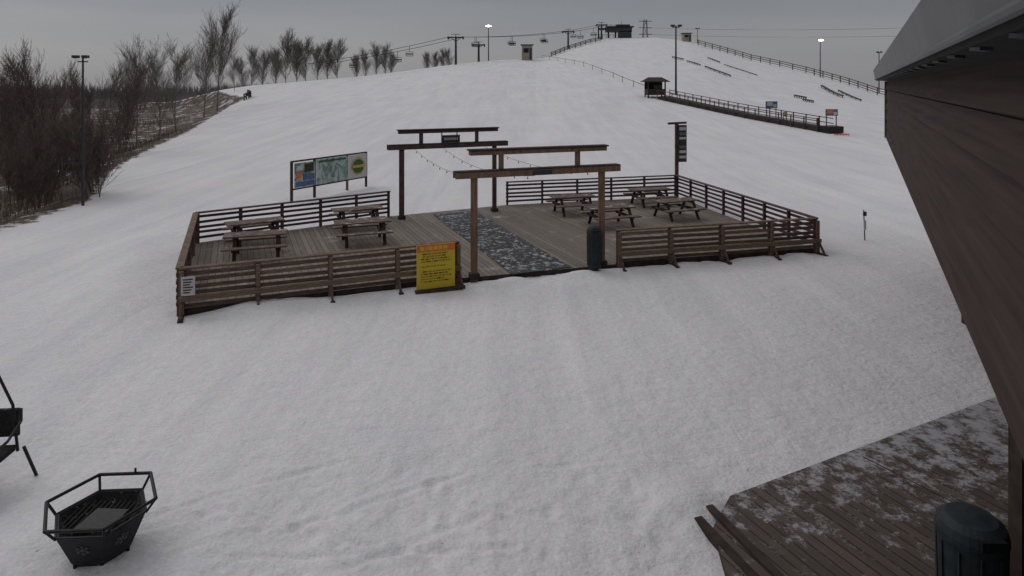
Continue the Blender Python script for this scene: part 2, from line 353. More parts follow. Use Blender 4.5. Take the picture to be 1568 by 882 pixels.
def catenary(name,a,b,sag,n=18):
    s=MB(name,['black','lamp0']); a=Vector(a); b=Vector(b); pts=[]
    for k in range(n+1):
        t=k/n; p=a.lerp(b,t); p.z-=sag*4*t*(1-t); pts.append(p)
    s.path(pts,.006,'black',4)
    for p in pts[1:-1:2]: s.tube(p-Vector((0,0,.02)),p-Vector((0,0,.08)),.012,.022,'lamp0',6)
    s.build()
catenary('string_lights',(-3.6,24.0,2.66),(-.9,16.7,2.62),.2)
catenary('string_lights',(-1.1,25.1,2.66),(2.3,17.8,2.62),.25)
catenary('string_lights',(-2.6,24.4,2.66),(.6,17.1,2.62),.3)

# picnic tables
da=math.atan2(5.3,16.2)
def picnic(x,y,ang,q=.86):
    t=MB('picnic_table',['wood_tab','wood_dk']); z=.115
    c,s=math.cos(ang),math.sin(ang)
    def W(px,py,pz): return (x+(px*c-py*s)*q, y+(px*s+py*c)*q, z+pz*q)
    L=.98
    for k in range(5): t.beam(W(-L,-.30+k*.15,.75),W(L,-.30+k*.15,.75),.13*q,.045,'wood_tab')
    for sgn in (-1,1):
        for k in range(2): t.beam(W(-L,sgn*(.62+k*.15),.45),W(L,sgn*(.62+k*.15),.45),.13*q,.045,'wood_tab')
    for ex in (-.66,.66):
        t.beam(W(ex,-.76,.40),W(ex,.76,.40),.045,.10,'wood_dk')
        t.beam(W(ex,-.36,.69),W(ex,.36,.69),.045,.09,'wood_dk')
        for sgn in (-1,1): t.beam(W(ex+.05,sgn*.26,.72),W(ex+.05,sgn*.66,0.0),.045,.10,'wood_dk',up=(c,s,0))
    t.build(bevel=.005)
for (x,y,a) in ((-7.3,18.6,da),(-4.65,20.3,da+.03),(-5.3,22.4,da+.12),(2.3,24.9,da-.05),(3.4,22.7,da),(5.6,26.6,da-.04),(6.0,24.0,da+.06),(-8.0,20.3,da+.25)):
    picnic(x,y,a)

# bins
def bin_(x,y,z,r,h):
    t=MB('trash_bin',['plastic','black']); prof=[(0,r*.86),(.03,r*.9),(h*.80,r*.98),(h*.81,r*1.06),(h*.86,r*1.06),(h*.93,r*.98),(h*.98,r*.75),(h,r*.3)]
    for (z0,r0),(z1,r1) in zip(prof[:-1],prof[1:]): t.tube((x,y,z+z0),(x,y,z+z1),r0,r1,'plastic',28,cap=False)
    t.tube((x,y,z+h-.001),(x,y,z+h+.004),r*.31,.05,'plastic',28)
    for k in range(10):
        a=k/10*6.283; t.beam((x+math.cos(a)*r*.93,y+math.sin(a)*r*.93,z+.08),(x+math.cos(a)*r*.985,y+math.sin(a)*r*.985,z+h*.76),.02,.02,'plastic')
    t.box((x-.0,y-r*1.01,z+h*.89),(r*.8,.04,.09),'black')
    t.build(smooth=False,bevel=0)
bin_(2.2,17.45,.11,.2,1.12)
bin_(4.22,6.0,.06,.275,1.0)

# yellow rules sign
def sign_yellow():
    a=Vector((-2.28,15.62,0)); b=Vector((-1.40,15.98,0)); d=(b-a).normalized(); o=Vector((d.y,-d.x,0)); s=MB('warning_sign',['yellow','orange','ink','wood_dk','ink2'])
    up=lambda z: Vector((0,0,z))
    s.beam(a+up(.62),b+up(.62),.03,1.06,'yellow')
    s.beam(a+o*.02+up(1.07),b+o*.02+up(1.07),.012,.17,'orange')
    L=(b-a).length
    x=.08
    for wv in (.13,.05,.12,.12,.1,.13):
        s.beam(a+d*x+o*.03+up(1.07),a+d*min(x+wv*.8,L-.05)+o*.03+up(1.07),.006,.085,'yellow'); x+=wv+.01
    z=.93
    while z>.22:
        x=.07+ (random.random()*.08)
        lim=L-.07-random.random()*.2
        while x<lim:
            wv=random.uniform(.03,.11); s.beam(a+d*x+o*.02+up(z),a+d*min(x+wv,lim)+o*.02+up(z),.006,.022,'ink2' if random.random()<.6 else 'ink'); x+=wv+.025
        z-=.06 if random.random()<.7 else .12
    for p in (a+d*.06,b-d*.06): s.beam(p-o*.04+up(-.05),p-o*.04+up(1.1),.05,.05,'wood_dk')
    s.beam(a-o*.05-d*.05+up(.05),b-o*.05+d*.2+up(.05),.35,.05,'wood_dk')
    s.build()
sign_yellow()
s=MB('notice_sign',['white','ink']); a=Vector((-7.02,13.85,0)); b=Vector((-6.76,13.93,0)); d=(b-a).normalized(); o=Vector((d.y,-d.x,0))
s.beam(a+Vector((0,0,.72)),b+Vector((0,0,.72)),.02,.40,'white')
for k in range(6): s.beam(a+d*.04+o*.012+Vector((0,0,.86-k*.055)),b-d*(.04+.03*(k%3))+o*.012+Vector((0,0,.86-k*.055)),.006,.026,'ink')
s.build()

# trail map billboard
s=MB('trail_map_board',['wood_dk','map','white','blue','orange','gold','green','wood_lt','ink'])
a=Vector((-9.45,28,0)); b=Vector((-7.15,32,0)); d=(b-a).normalized(); o=Vector((d.y,-d.x,0)); L=(b-a).length; up=lambda z: Vector((0,0,z))
if o.y>0: o=-o
for f in (0,.28,.72,1): 
    p=a+d*L*f; s.beam(p+up(-.2),p+up(1.72),.10,.10,'wood_lt' if f==.72 else 'wood_dk')
s.beam(a+up(1.7),b+up(1.7),.06,.07,'wood_dk'); s.beam(a+up(.5),b+up(.5),.06,.06,'wood_dk')
def pan(f0,f1,z0,z1,m,off=.07,th=.02): s.beam(a+d*L*f0+o*off+up((z0+z1)/2),a+d*L*f1+o*off+up((z0+z1)/2),th,z1-z0,m)
pan(.02,.27,.56,1.62,'map'); pan(.03,.26,.6,.8,'blue',.09); pan(.04,.10,.95,1.2,'orange',.09); pan(.14,.25,1.2,1.55,'ink',.09); pan(.04,.12,1.3,1.5,'white',.09); pan(.12,.26,.85,1.1,'blue',.09)
pan(.29,.71,.54,1.66,'map'); pan(.32,.68,1.52,1.6,'green',.09)
pan(.73,.99,.54,1.66,'white')
c=a+d*L*.86+o*.09+up(1.1)
for rr,mm,q in ((.42,'gold',.0),(.33,'green',.012)):
    vs=[c+o*q+d*math.cos(t*.2618)*rr*1.15+up(math.sin(t*.2618)*rr) for t in range(24)]; s.quad(vs,mm)
s.beam(c-d*.4+o*.03,c+d*.4+o*.03,.01,.14,'gold')
s.build()

# tall menu sign on the back corner
s=MB('directory_sign',['wood_pur','dsteel','white','blue','ink','torii_b','steel'])
x,y=7.25,28.75
s.beam((x,y,-.1),(x,y,3.3),.14,.14,'torii_b'); s.beam((x-.38,y,3.30),(x+.42,y,3.34),.16,.09,'torii_b')
s.beam((x+.05,y-.11,2.43),(x+.42,y-.04,2.43),.05,1.62,'dsteel')
for k,(z,mm,h) in enumerate(((3.08,'white',.14),(2.86,'steel',.12),(2.66,'white',.10),(2.46,'ink',.14),(2.28,'steel',.12),(2.07,'white',.12),(1.84,'white',.12))):
    s.beam((x+.085,y-.14,z),(x+.385,y-.08,z),.02,h,mm)
s.build()
s=MB('marker_stake',['dsteel','ink','white']); s.tube((11.35,21,-.1),(11.31,21,.98),.018,.015,'dsteel',6); s.box((11.33,20.97,.86),(.11,.02,.14),'ink'); s.box((11.34,20.96,.5),(.05,.02,.3),'white'); s.build()

# ------------------------------------------------------------------ side deck + building
M['sdeck']=plank_mat('porch_planks',(.085,.062,.051),(.42,-.9),.14,.50,.62,4.5,grad=((4.2,8.2),(-.1,1.0),.06),snowcol=(.42,.42,.45),gap=.86,maxs=.85)
s=MB('porch_deck',['sdeck','wood_dk'])
top=[(x,y,.06) for x,y in SDECK]; bot=[(x,y,-.3) for x,y in SDECK]; n=len(SDECK)
s.add(top,[tuple(range(n-1,-1,-1))],'sdeck')
for k in range(n): s.quad([bot[k],bot[(k+1)%n],top[(k+1)%n],top[k]],'wood_dk')
s.beam((2.12,7.45,.03),(2.55,6.2,.03),.10,.09,'wood_dk')
s.beam((2.30,7.62,.085),(2.75,6.3,.085),.09,.03,'wood_dk')
s.beam((4.66,8.68,.0595),(6.6,5.4,.0595),.02,.004,'wood_dk')
s.build()

K=.538
def W(Lx,y,z): return Vector((Lx+K*y,y,z))
s=MB('lodge_building',['siding','soffit','fascia','wood_dk','lamp0','dsteel'])
Y0,Y1=-6,18.4
z=3.5; hb=.27
while z<5.11-.01:
    z2=min(z+hb,5.11); lo=.630; hi=.668
    s.quad([W(lo,Y0,z+.022),W(lo,Y1,z+.022),W(hi,Y1,z2),W(hi,Y0,z2)],'siding')
    s.quad([W(hi+.02,Y0,z),W(hi+.02,Y1,z),W(lo,Y1,z+.022),W(lo,Y0,z+.022)],'soffit'); z=z2
s.quad([W(.70,Y1,3.5),W(6.5,Y1,3.5),W(6.5,Y1,5.11),W(.70,Y1,5.11)],'siding')
s.quad([W(.66,Y0,3.499),W(6.5,Y0,3.499),W(6.5,Y1,3.499),W(.66,Y1,3.499)],'soffit')
s.beam(W(.665,Y1,3.51),W(.665,Y1,5.1),.09,.09,'wood_dk')
s.quad([W(3.3,Y0,-.3),W(3.3,Y1,-.3),W(3.3,Y1,3.5),W(3.3,Y0,3.5)],'siding')
s.quad([W(3.3,Y1,-.3),W(6.5,Y1,-.3),W(6.5,Y1,3.5),W(3.3,Y1,3.5)],'siding')
for yy in (2,6,10,14):
    s.quad([W(3.28,yy,1.0),W(3.28,yy+1.8,1.0),W(3.28,yy+1.8,2.3),W(3.28,yy,2.3)],'dsteel')
    for q in (yy,yy+.9,yy+1.8): s.beam(W(3.26,q,1.0),W(3.26,q,2.3),.07,.05,'wood_dk')
Y2=19.0
s.quad([W(.67,Y0,5.11),W(.67,Y2,5.11),W(.36,Y2,5.13),W(.36,Y0,5.13)],'soffit')
s.quad([W(.36,Y0,5.13),W(.36,Y2,5.13),W(.345,Y2,5.17),W(.345,Y0,5.17)],'soffit')
s.quad([W(.345,Y0,5.17),W(.345,Y2,5.17),W(.285,Y2,5.42),W(.285,Y0,5.42)],'fascia')
s.quad([W(.285,Y0,5.42),W(.285,Y2,5.42),W(3.4,Y2,6.6),W(3.4,Y0,6.6)],'fascia')
s.quad([W(6.5,Y0,5.2),W(6.5,Y2,5.2),W(3.4,Y2,6.6),W(3.4,Y0,6.6)],'fascia')
s.quad([W(.36,Y2,5.12),W(6.5,Y2,5.12),W(6.5,Y2,5.2),W(3.4,Y2,6.6),W(.285,Y2,5.42)],'siding')
for k in range(30):
    yy=1.0+k*.6
    s.beam(W(.375,yy,5.122),W(.42,yy,5.119),.05,.012,'fascia')
s.tube(W(.33,Y0,5.165),W(.33,Y2,5.165),.018,.018,'fascia',8)
s.beam((4.86,6.2,-.2),(4.86,6.2,3.5),.17,.17,'wood_dk'); s.beam((9.5,13.6,-.2),(9.5,13.6,3.5),.17,.17,'wood_dk')
s.build()

# ------------------------------------------------------------------ fire pit
def firepit(cx,cy):
    z0=gz(cx,cy)+.02
    s=MB('fire_pit',['black','char','grille','steel'])
    def hexp(r,z,rot=0): return [Vector((cx+r*math.cos(math.pi/3*k+rot),cy+r*math.sin(math.pi/3*k+rot)*.98,z0+z)) for k in range(6)]
    rot=0.06
    lv=[(.27,0),(.31,.06),(.46,.40)]
    for (r0,a0),(r1,a1) in zip(lv[:-1],lv[1:]):
        A=hexp(r0,a0,rot); B=hexp(r1,a1,rot)
        for k in range(6): s.quad([A[k],A[(k+1)%6],B[(k+1)%6],B[k]],'black')
    A=hexp(.46,.40,rot); B=hexp(.43,.402,rot); C=hexp(.27,.10,rot)
    for k in range(6):
        s.quad([A[k],A[(k+1)%6],B[(k+1)%6],B[k]],'black'); s.quad([B[k],B[(k+1)%6],C[(k+1)%6],C[k]],'char')
        s.tube(A[k],A[(k+1)%6],.012,.012,'black',6)
    s.quad(C,'char')
    for k in range(-6,7): s.tube((cx+k*.055,cy-.26,z0+.36),(cx+k*.055,cy+.26,z0+.36),.006,.006,'grille',5)
    s.quad([Vector((cx-.10,cy-.34,z0+.43)),Vector((cx+.26,cy-.34,z0+.43)),Vector((cx+.30,cy-.02,z0+.45)),Vector((cx-.04,cy+.0,z0+.45))],'grille')
    A=hexp(.315,.08,rot); B=hexp(.46,.40,rot)
    for k in range(6):
        m0=(A[k]+A[(k+1)%6])/2; m1=(B[k]+B[(k+1)%6])/2; c=(m0+m1)/2; dx=(A[(k+1)%6]-A[k]).normalized(); dz=(m1-m0).normalized(); nn=dx.cross(dz).normalized()
        if nn.dot(c-Vector((cx,cy,c.z)))<0: nn=-nn
        for q in range(3):
            t=q*math.pi/3+.5; e=dx*math.cos(t)+dz*math.sin(t); s.beam(c-e*.07+nn*.006,c+e*.07+nn*.006,.006,.009,'steel',up=tuple(nn))
            for sg in (-1,1):
                cc=c+e*.05*sg; e2=dx*math.cos(t+1.2)+dz*math.sin(t+1.2); s.beam(cc-e2*.02+nn*.008,cc+e2*.02+nn*.008,.006,.007,'steel',up=tuple(nn))
    R=hexp(.56,.53,rot)
    for k in range(6): s.tube(R[k],R[(k+1)%6],.018,.018,'black',8)
    A=hexp(.46,.39,rot); B2=hexp(.27,.03,rot)
    for k in range(6): s.tube(R[k],A[k],.014,.014,'black',6)
    for k in range(6): s.tube(B2[k],B2[k]+Vector((0,0,-.10)),.02,.02,'black',6)
    s.tube(R[1].lerp(R[2],.3),R[1].lerp(R[2],.3)+Vector((0,0,.06)),.012,.012,'black',6)
    s.build()
firepit(-4.35,6.92)

s=MB('chairlift_swing_bench',['black','char'])
gx,gy=-6.55,8.0; g=gz(gx,gy)
def C(px,py,pz): return Vector((gx+px,gy+py,g+pz))
s.beam(C(-1.2,-.25,.47),C(.38,-.10,.47),.5,.07,'char')
s.beam(C(-1.25,.12,.72),C(.30,.28,.72),.05,.34,'char')
for x0 in (.42,-1.2):
    s.path([C(x0,-.35,.62),C(x0+.03,-.1,.68),C(x0-.02,.18,.78),C(x0-.08,.26,.9)],.018,'black',6)
    s.path([C(x0+.12,-.45,.0),C(x0,-.32,.45),C(x0,-.35,.62)],.02,'black',6)
    s.path([C(x0+.05,.35,.0),C(x0,.2,.45)],.02,'black',6)
    s.path([C(x0,.1,.45),C(x0-.10,.15,1.0),C(x0-.42,.1,1.75)],.017,'black',6)
s.path([C(-.0,.1,1.75),C(-.8,.1,1.75)],.02,'black',6)
s.tube(C(-.4,.1,1.75),C(-.4,.1,2.9),.025,.025,'black',6)
s.build()

# ------------------------------------------------------------------ hill furniture
def light_pole(az,y,h,lit,r=.14,arm=1):
    x=az*y; g=gz(x,y); s=MB('light_pole',['dsteel','lamp','lamp0'])
    s.tube((x,y,g-.5),(x,y,g+h),r,r*.6,'dsteel',8)
    s.beam((x-arm*.5,y,g+h-.25),(x+arm*.5,y,g+h-.25),.12*arm,.12*arm,'dsteel')
    for q in (-.5,.5):
        s.box((x+q*arm,y-.15,g+h-.05),(.5*arm,.3*arm+.1,.28*arm),'dsteel')
        s.box((x+q*arm,y-.33*arm-.06,g+h-.08),(.36*arm,.04,.2*arm),'lamp' if lit else 'dsteel')
    if lit: s.box((x,y-.4,g+h-.05),(.5,.1,.42),'lamp')
    s.build()
light_pole(-.036,172,9.2,True,r=.16)
light_pole(.251,90,9.6,False,r=.16)
light_pole(.472,172,9.8,True,r=.16)
light_pole(.562,165,10.5,False,r=.16)
light_pole(.284,215,5,False,r=.12)
light_pole(-.657,27,6.2,False,r=.06,arm=.4)

def tower(az,y,h,w=3.4):
    x=az*y; g=gz(x,y); s=MB('chairlift_tower',['dsteel','steel'])
    s.tube((x,y,g-.5),(x,y,g+h),.32,.24,'dsteel',8)
    s.beam((x-w/2,y,g+h),(x+w/2,y,g+h),.35,.32,'dsteel')
    for q in (-1,1):
        s.beam((x+q*w/2,y-1.1,g+h-.3),(x+q*w/2,y+1.1,g+h-.3),.3,.35,'dsteel')
        for k in range(4): s.tube((x+q*w/2-.15,y-1+k*.65,g+h-.05),(x+q*w/2+.15,y-1+k*.65,g+h-.05),.25,.25,'dsteel',8)
        s.beam((x,y,g+h*.85),(x+q*w*.4,y,g+h),.15,.15,'dsteel')
    s.beam((x-w*.3,y,g+h+.8),(x+w*.3,y,g+h+.8),.12,.12,'dsteel'); s.tube((x,y,g+h),(x,y,g+h+.8),.1,.1,'dsteel',5)
    for k in range(7): s.beam((x-.3,y-.4,g+.8+k*h/8),(x+.3,y-.4,g+.8+k*h/8),.05,.05,'dsteel')
    s.build(); return Vector((x,y,g+h))
t1=tower(-.086,168,7.0,3.8); t1b=tower(-.051,172,4.4,3.0); t2=tower(.086,203,6.0,3.4); t3=tower(.137,216,4.8,3.2)
def zz(y,py): return 5+(130-py)/1000*y
s=MB('chairlift_cable',['black'])
lines=[]
for off in (-1.9,1.9):
    pts=[(-.30*150+off,150,zz(150,98)),(t1.x+off,168,t1.z+.1),(t2.x+off*.9,203,t2.z+.1),(t3.x+off*.8,216,t3.z),(.158*222+off*.6,222,zz(222,38))]
    full=[]
    for a,b in zip(pts[:-1],pts[1:]):
        a=Vector(a); b=Vector(b); L=(b-a).length
        for k in range(10):
            t=k/10; p=a.lerp(b,t); p.z-=L*.012*4*t*(1-t); full.append(p)
    full.append(Vector(pts[-1])); lines.append(full); s.path(full,.055,'black',4)
s.build()
def chair(p):
    s=MB('lift_chair',['black','dsteel']); x,y,z=p
    s.tube((x,y,z+.05),(x,y,z-1.5),.06,.06,'dsteel',5)
    s.beam((x-.9,y,z-1.5),(x+.9,y,z-1.5),.09,.09,'dsteel')
    for q in (-.9,.9): s.beam((x+q,y,z-1.5),(x+q,y,z-2.5),.09,.09,'dsteel')
    s.beam((x-.9,y,z-2.5),(x+.9,y,z-2.5),.55,.12,'black'); s.beam((x-.9,y+.25,z-2.0),(x+.9,y+.25,z-2.0),.08,.3,'dsteel')
    s.build()
for ln,idx in ((0,(3,7,12,15,18,23)),(1,(5,11,14,17,22,26))):
    for k in idx: chair(lines[ln][k])

x,y=.163*222,222; g=gz(x,y)
s=MB('chairlift_top_station',['dsteel','black','steel','beige'])
s.box((x,y,g+2.9),(8.5,4,1.5),'dsteel'); s.box((x+.3,y,g+3.85),(9.2,4.6,.35),'black'); s.box((x+1.4,y-.2,g+4.3),(4.5,3,.7),'dsteel')
for q in (-3.6,-1.2,1.4,3.6): s.box((x+q,y-1.2,g+1),(.5,.5,2.6),'black')
s.box((x+2,y-.5,g+1.2),(4.2,3,2.4),'dsteel'); s.box((x-5.2,y,g+3.3),(3.5,.5,.5),'black')
s.tube((x-5.2,y,g+2.9),(x-5.2,y,g+3.15),1.6,1.6,'black',20); s.box((x-6.8,y,g+2.0),(.4,.4,4.4),'black')
for q in range(6): s.beam((x-8+q*1.2,y-2,g-.3),(x-8+q*1.2,y-2,g+1.2),.12,.12,'dsteel')
s.beam((x-8,y-2,g+1.1),(x-1,y-2,g+1.1),.12,.12,'dsteel')
s.tube((x+1,y,g+4.6),(x+1,y,g+6),.08,.05,'dsteel',5)
s.build()
def hut(name,az,y,w,h,sink=0):
    x=az*y; g=gz(x,y)-sink; s=MB(name,['beige','dsteel','black'])
    s.box((x,y,g+h/2-.2),(w,w,h+.2),'beige'); s.box((x,y,g+h+.02),(w*1.25,w*1.25,.2),'dsteel'); s.box((x-.1*w,y-w/2-.02,g+h*.62),(w*.5,.06,h*.3),'black'); s.box((x+w*.33,y-w/2-.03,g+h*.4),(w*.2,.06,h*.75),'dsteel')
    s.build(bevel=.03)
hut('lift_operator_hut',.023,176,2.8,4.0); hut('lift_operator_hut',.267,217,2.6,2.6)
x,y,g=.204*400,400,0; s=MB('transmission_pylon',['steel']); Ht=45
for k in range(9):
    z0,z1=k*5,(k+1)*5; w0=3.2*(1-z0/52)+.3; w1=3.2*(1-z1/52)+.3
    for a,b in ((-1,-1),(1,-1),(1,1),(-1,1)):
        s.beam((x+a*w0,y+b*w0,z0),(x+a*w1,y+b*w1,z1),.3,.3,'steel')
    s.beam((x-w0,y-w0,z0),(x+w1,y-w1,z1),.2,.2,'steel'); s.beam((x+w0,y-w0,z0),(x-w1,y-w1,z1),.2,.2,'steel')
for z in (36,40,44): s.beam((x-4,y,z),(x+4,y,z),.4,.4,'steel')
s.build()
s=MB('power_lines',['steel'])
for (q,z) in ((-4,36),(4,36),(-4,40),(4,40)):
    pts=[]
    for k in range(21):
        t=k/20; pts.append(Vector((x+q+t*190,y-t*120,z-3.0*4*t*(1-t)-t*6)))
    s.path(pts,.04,'steel',3)
s.build()

def line_fence(name,pts,step,h,r,rails,mat='wood_dk'):
    s=MB(name,[mat]); P=[]
    for (a,b) in zip(pts[:-1],pts[1:]):
        n=max(1,int(math.dist(a,b)/step))
        for k in range(n):
            t=k/n; x=a[0]+(b[0]-a[0])*t; y=a[1]+(b[1]-a[1])*t; P.append(Vector((x,y,gz(x,y))))
    P.append(Vector((*pts[-1],gz(*pts[-1]))))
    for p in P: s.beam(p-Vector((0,0,.4)),p+Vector((random.uniform(-.08,.08),0,h*random.uniform(.93,1.05))),r*1.6,r*1.6,mat)
    for f in rails:
        for a,b in zip(P[:-1],P[1:]): s.beam(a+Vector((0,0,h*f)),b+Vector((0,0,h*f)),r,r*1.4,mat)
    return s.build()
tbl=[(.285,208),(.33,198),(.366,190),(.41,184),(.45,178),(.49,170),(.53,162),(.575,152)]
line_fence('ridge_fence',[(a*y,y) for a,y in tbl],2.6,1.8,.11,(.3,.6,.92))
line_fence('rope_fence',[(a*y,y) for a,y in ((.046,180),(.07,165),(.11,140),(.155,115),(.205,93))],7,1.0,.045,(.85,))
line_fence('snow_fence',[(a*y,y) for a,y in ((.06,182),(.08,192),(.105,200),(.135,210))],3,1.4,.12,(.3,.6,.9))
line_fence('wooden_fence',[(-.405*122,122),(-.40*118,118),(-.41*112,112)],2,1.2,.12,(.5,.9))

# magic carpet conveyor
A=Vector((.232*84,84,0)); B=Vector((.480*60,60,0)); s=MB('conveyor_lift',['black','dsteel','wood_dk','wood_pur'])
n=16; d=(B-A).normalized(); sdv=Vector((d.y,-d.x,0))
P=[]
for k in range(n+1):
    p=A.lerp(B,k/n); p.z=gz(p.x,p.y); P.append(p)
for a,b in zip(P[:-1],P[1:]):
    s.beam(a+Vector((0,0,.2)),b+Vector((0,0,.2)),1.6,.4,'wood_dk'); s.beam(a+Vector((0,0,.42)),b+Vector((0,0,.42)),.7,.04,'black')
    for q in (-.95,.95):
        for f in (.75,1.2): s.beam(a+sdv*q+Vector((0,0,f)),b+sdv*q+Vector((0,0,f)),.06,.07,'wood_pur')
        s.beam(a+sdv*q+Vector((0,0,-.2)),a+sdv*q+Vector((0,0,1.25)),.09,.09,'wood_pur')
s.beam(P[-1]+Vector((0,0,.3)),P[-1]+d*1.2+Vector((0,0,.25)),1.8,.6,'black')
p=P[-1]; s.beam(p+sdv*.9+Vector((0,0,-.1)),p+sdv*.9+Vector((0,0,1.3)),.2,.2,'wood_dk')
s.build()
x,y=.219*86,86; g=gz(x,y); s=MB('conveyor_shelter',['wood_dk','black','beige','dsteel'])
for qx in (-1.1,1.1):
    for qy in (-1,1): s.beam((x+qx,y+qy,g-.4),(x+qx,y+qy,g+2.1),.16,.16,'wood_dk')
s.box((x,y,g+.7),(2.3,2.1,.8),'wood_dk'); s.box((x,y+.9,g+1.3),(2.2,.1,1.6),'black'); s.box((x+.3,y-.2,g+1.3),(.9,1,.6),'dsteel')
s.add([(x-1.6,y-1.5,g+2.1),(x+1.6,y-1.5,g+2.1),(x+1.6,y+1.5,g+2.1),(x-1.6,y+1.5,g+2.1),(x-.9,y,g+2.65),(x+.9,y,g+2.65)],[(3,2,1,0),(0,1,5,4),(1,2,5),(2,3,4,5),(3,0,4)],'wood_dk')
s.box((x,y,g+2.08),(3.25,3.05,.1),'dsteel')
s.build()
def small_sign(az,y,w,h,z,c1,c2):
    x=az*y; g=gz(x,y); s=MB('slope_sign',['blue','gold','white','dsteel','orange'])
    for q in (-.4,.4): s.beam((x+q*w,y,g-.2),(x+q*w,y,g+z),.07,.07,'dsteel')
    s.box((x,y-.06,g+z),(w,.05,h),c1); s.box((x-.15*w,y-.1,g+z+.1*h),(w*.5,.03,h*.55),c2); s.box((x+.28*w,y-.1,g+z-.15*h),(w*.28,.03,h*.45),'white'); s.build()
small_sign(.397,67,1.2,.7,1.7,'blue','white'); small_sign(.489,59,1.1,.6,1.9,'blue','orange'); small_sign(.418,66,.4,.5,.9,'gold','white')
x,y=.502*58,57.5; g=gz(x,y); s=MB('orange_barrier_net',['orange'])
for k in range(6): s.beam((x-.7+k*.25,y,g-.1),(x-.7+k*.25,y,g+.2),.04,.04,'orange')
for f in (.10,.17): s.beam((x-.7,y,g+f),(x+.55,y,g+f),.03,.05,'orange')
s.build()

def rail(az0,y0,az1,y1,h=.5,w=.5):
    s=MB('terrain_park_rail',['dsteel','black']); n=5; P=[]
    for k in range(n+1):
        t=k/n; yy=y0+(y1-y0)*t; xx=az0*y0+(az1*y1-az0*y0)*t; P.append(Vector((xx,yy,gz(xx,yy)+h)))
    for a,b in zip(P[:-1],P[1:]): s.beam(a,b,w,.15,'dsteel')
    for p in P: s.beam(p-Vector((0,0,h+.3)),p,.12,.12,'dsteel')
    s.build()
rail(.246,160,.262,155,.4,.5); rail(.268,152,.288,146,.3,.35); rail(.296,143,.334,130,.35,.4)
rail(.300,168,.318,160,.3,.25); rail(.325,156,.375,141,.2,.12); rail(.433,104,.450,102,.35,.5); rail(.446,99,.461,97,.3,.35)
rail(.474,135,.506,116,.4,.5); rail(.50,131,.534,116,.3,.35)

# ------------------------------------------------------------------ vegetation
def make_tree(name,seed,h,spread,mat,stems=1,tw=.028,up=.6,nbs=(4,3,2),pr=.016,first=1):
    R=random.Random(seed); s=MB(name,[mat])
    def grow(p,d,L,r,lev):
        n=(6,4,3,2)[lev]
        q=p; rr=r
        for k in range(n):
            d=(d+Vector((R.uniform(-1,1),R.uniform(-1,1),R.uniform(-.6,1)*.8+.2*up))*(.07+.07*lev)).normalized()
            e=q+d*(L/n); r2=max(rr*(.80 if lev==0 else .72),tw*.5); s.tube(q,e,rr,r2,mat,5 if lev==0 else 3,cap=False)
            if lev<3 and (lev>0 or k>=first):
                nb=max(1,int(round(nbs[lev]*R.uniform(.7,1.3))))
                for _ in range(nb):
                    a=R.uniform(0,6.283); sp=spread*R.uniform(.6,1.3)
                    side=Vector((math.cos(a),math.sin(a),0)); nd=(d*1.0+side*sp+Vector((0,0,up*.5))).normalized()
                    t=R.random(); bp=q.lerp(e,t); f=R.uniform(.42,.66) if lev else R.uniform(.28,.46)*(1.35-.15*k)
                    grow(bp,nd,L*f,max(r2*.5,tw*.5),lev+1)
            q=e; rr=r2
    for k in range(stems):
        a=R.uniform(0,6.28); o=Vector((math.cos(a),math.sin(a),0))*(.25 if stems>1 else 0)
        grow(o+Vector((0,0,-.3)),Vector((o.x*.9,o.y*.9,1)).normalized(),h*R.uniform(.8,1)*.92,pr*h*(1 if stems==1 else .6),0)
    me=bpy.data.meshes.new(name); me.from_pydata(s.v,[],s.f); me.materials.append(M[mat]); me.update(); return me
far=[make_tree('poplar_mesh',s,11,.7,'bark2',tw=.030,up=.6,pr=.010,nbs=(4,3,2)) for s in (1,2,3,4)]
big=[make_tree('tall_tree_mesh',s,15,.6,'bark2',tw=.026,up=.6,pr=.009,nbs=(3,3,3)) for s in (11,12,13)]
mid=[make_tree('tree_mesh',s,8,.55,'bark',stems=2,tw=.014,up=.7,nbs=(2,3,2),pr=.010) for s in (21,22,23,24)]
shr=[make_tree('shrub_mesh',s,4.2,.6,'bark',stems=5,tw=.012,up=.6,nbs=(2,2,1),pr=.010,first=0) for s in (31,32,33)]
def put(name,me,x,y,sc_,rot,dz=0,sxy=1):
    o=bpy.data.objects.new(name,me); sc.collection.objects.link(o); o.location=(x,y,gz(x,y)+dz); o.scale=(sc_*sxy,sc_*sxy,sc_); o.rotation_euler=(0,0,rot); return o
R=random.Random(3)
for az,y,k in ((-.400,163,.9),(-.383,170,.85),(-.362,166,1.0),(-.346,168,1.12),(-.330,166,1.15),(-.316,172,1.05),(-.298,165,.98),(-.283,168,1.1),(-.268,172,.95),(-.412,170,.75),
               (-.238,178,.75),(-.225,180,.7),(-.208,182,.8),(-.194,184,.78),(-.185,186,.68),(-.13,188,.66),(-.118,190,.66),(-.105,190,.7),(-.095,192,.6)):
    put('bare_tree',far[R.randrange(4)],az*y,y,k*1.06,R.uniform(0,6),-.6,.95)
for az,y,k in ((-.452,98,1.02),(-.472,88,.74),(-.515,80,.7),(-.54,72,.66),(-.575,66,.68),(-.36,155,.5),(-.425,140,.5)):
    put('bare_tree',big[R.randrange(3)],az*y,y,k,R.uniform(0,6),0,.95)
for i in range(11):
    y=R.uniform(34,58); az=-.62-.022*i+R.uniform(-.01,.01)
    ex=np.interp(y,EDGE[:,0],EDGE[:,1])
    x=min(az*y,ex-1.0); put('bare_tree',mid[R.randrange(4)],x,y,R.uniform(.65,.95),R.uniform(0,6))
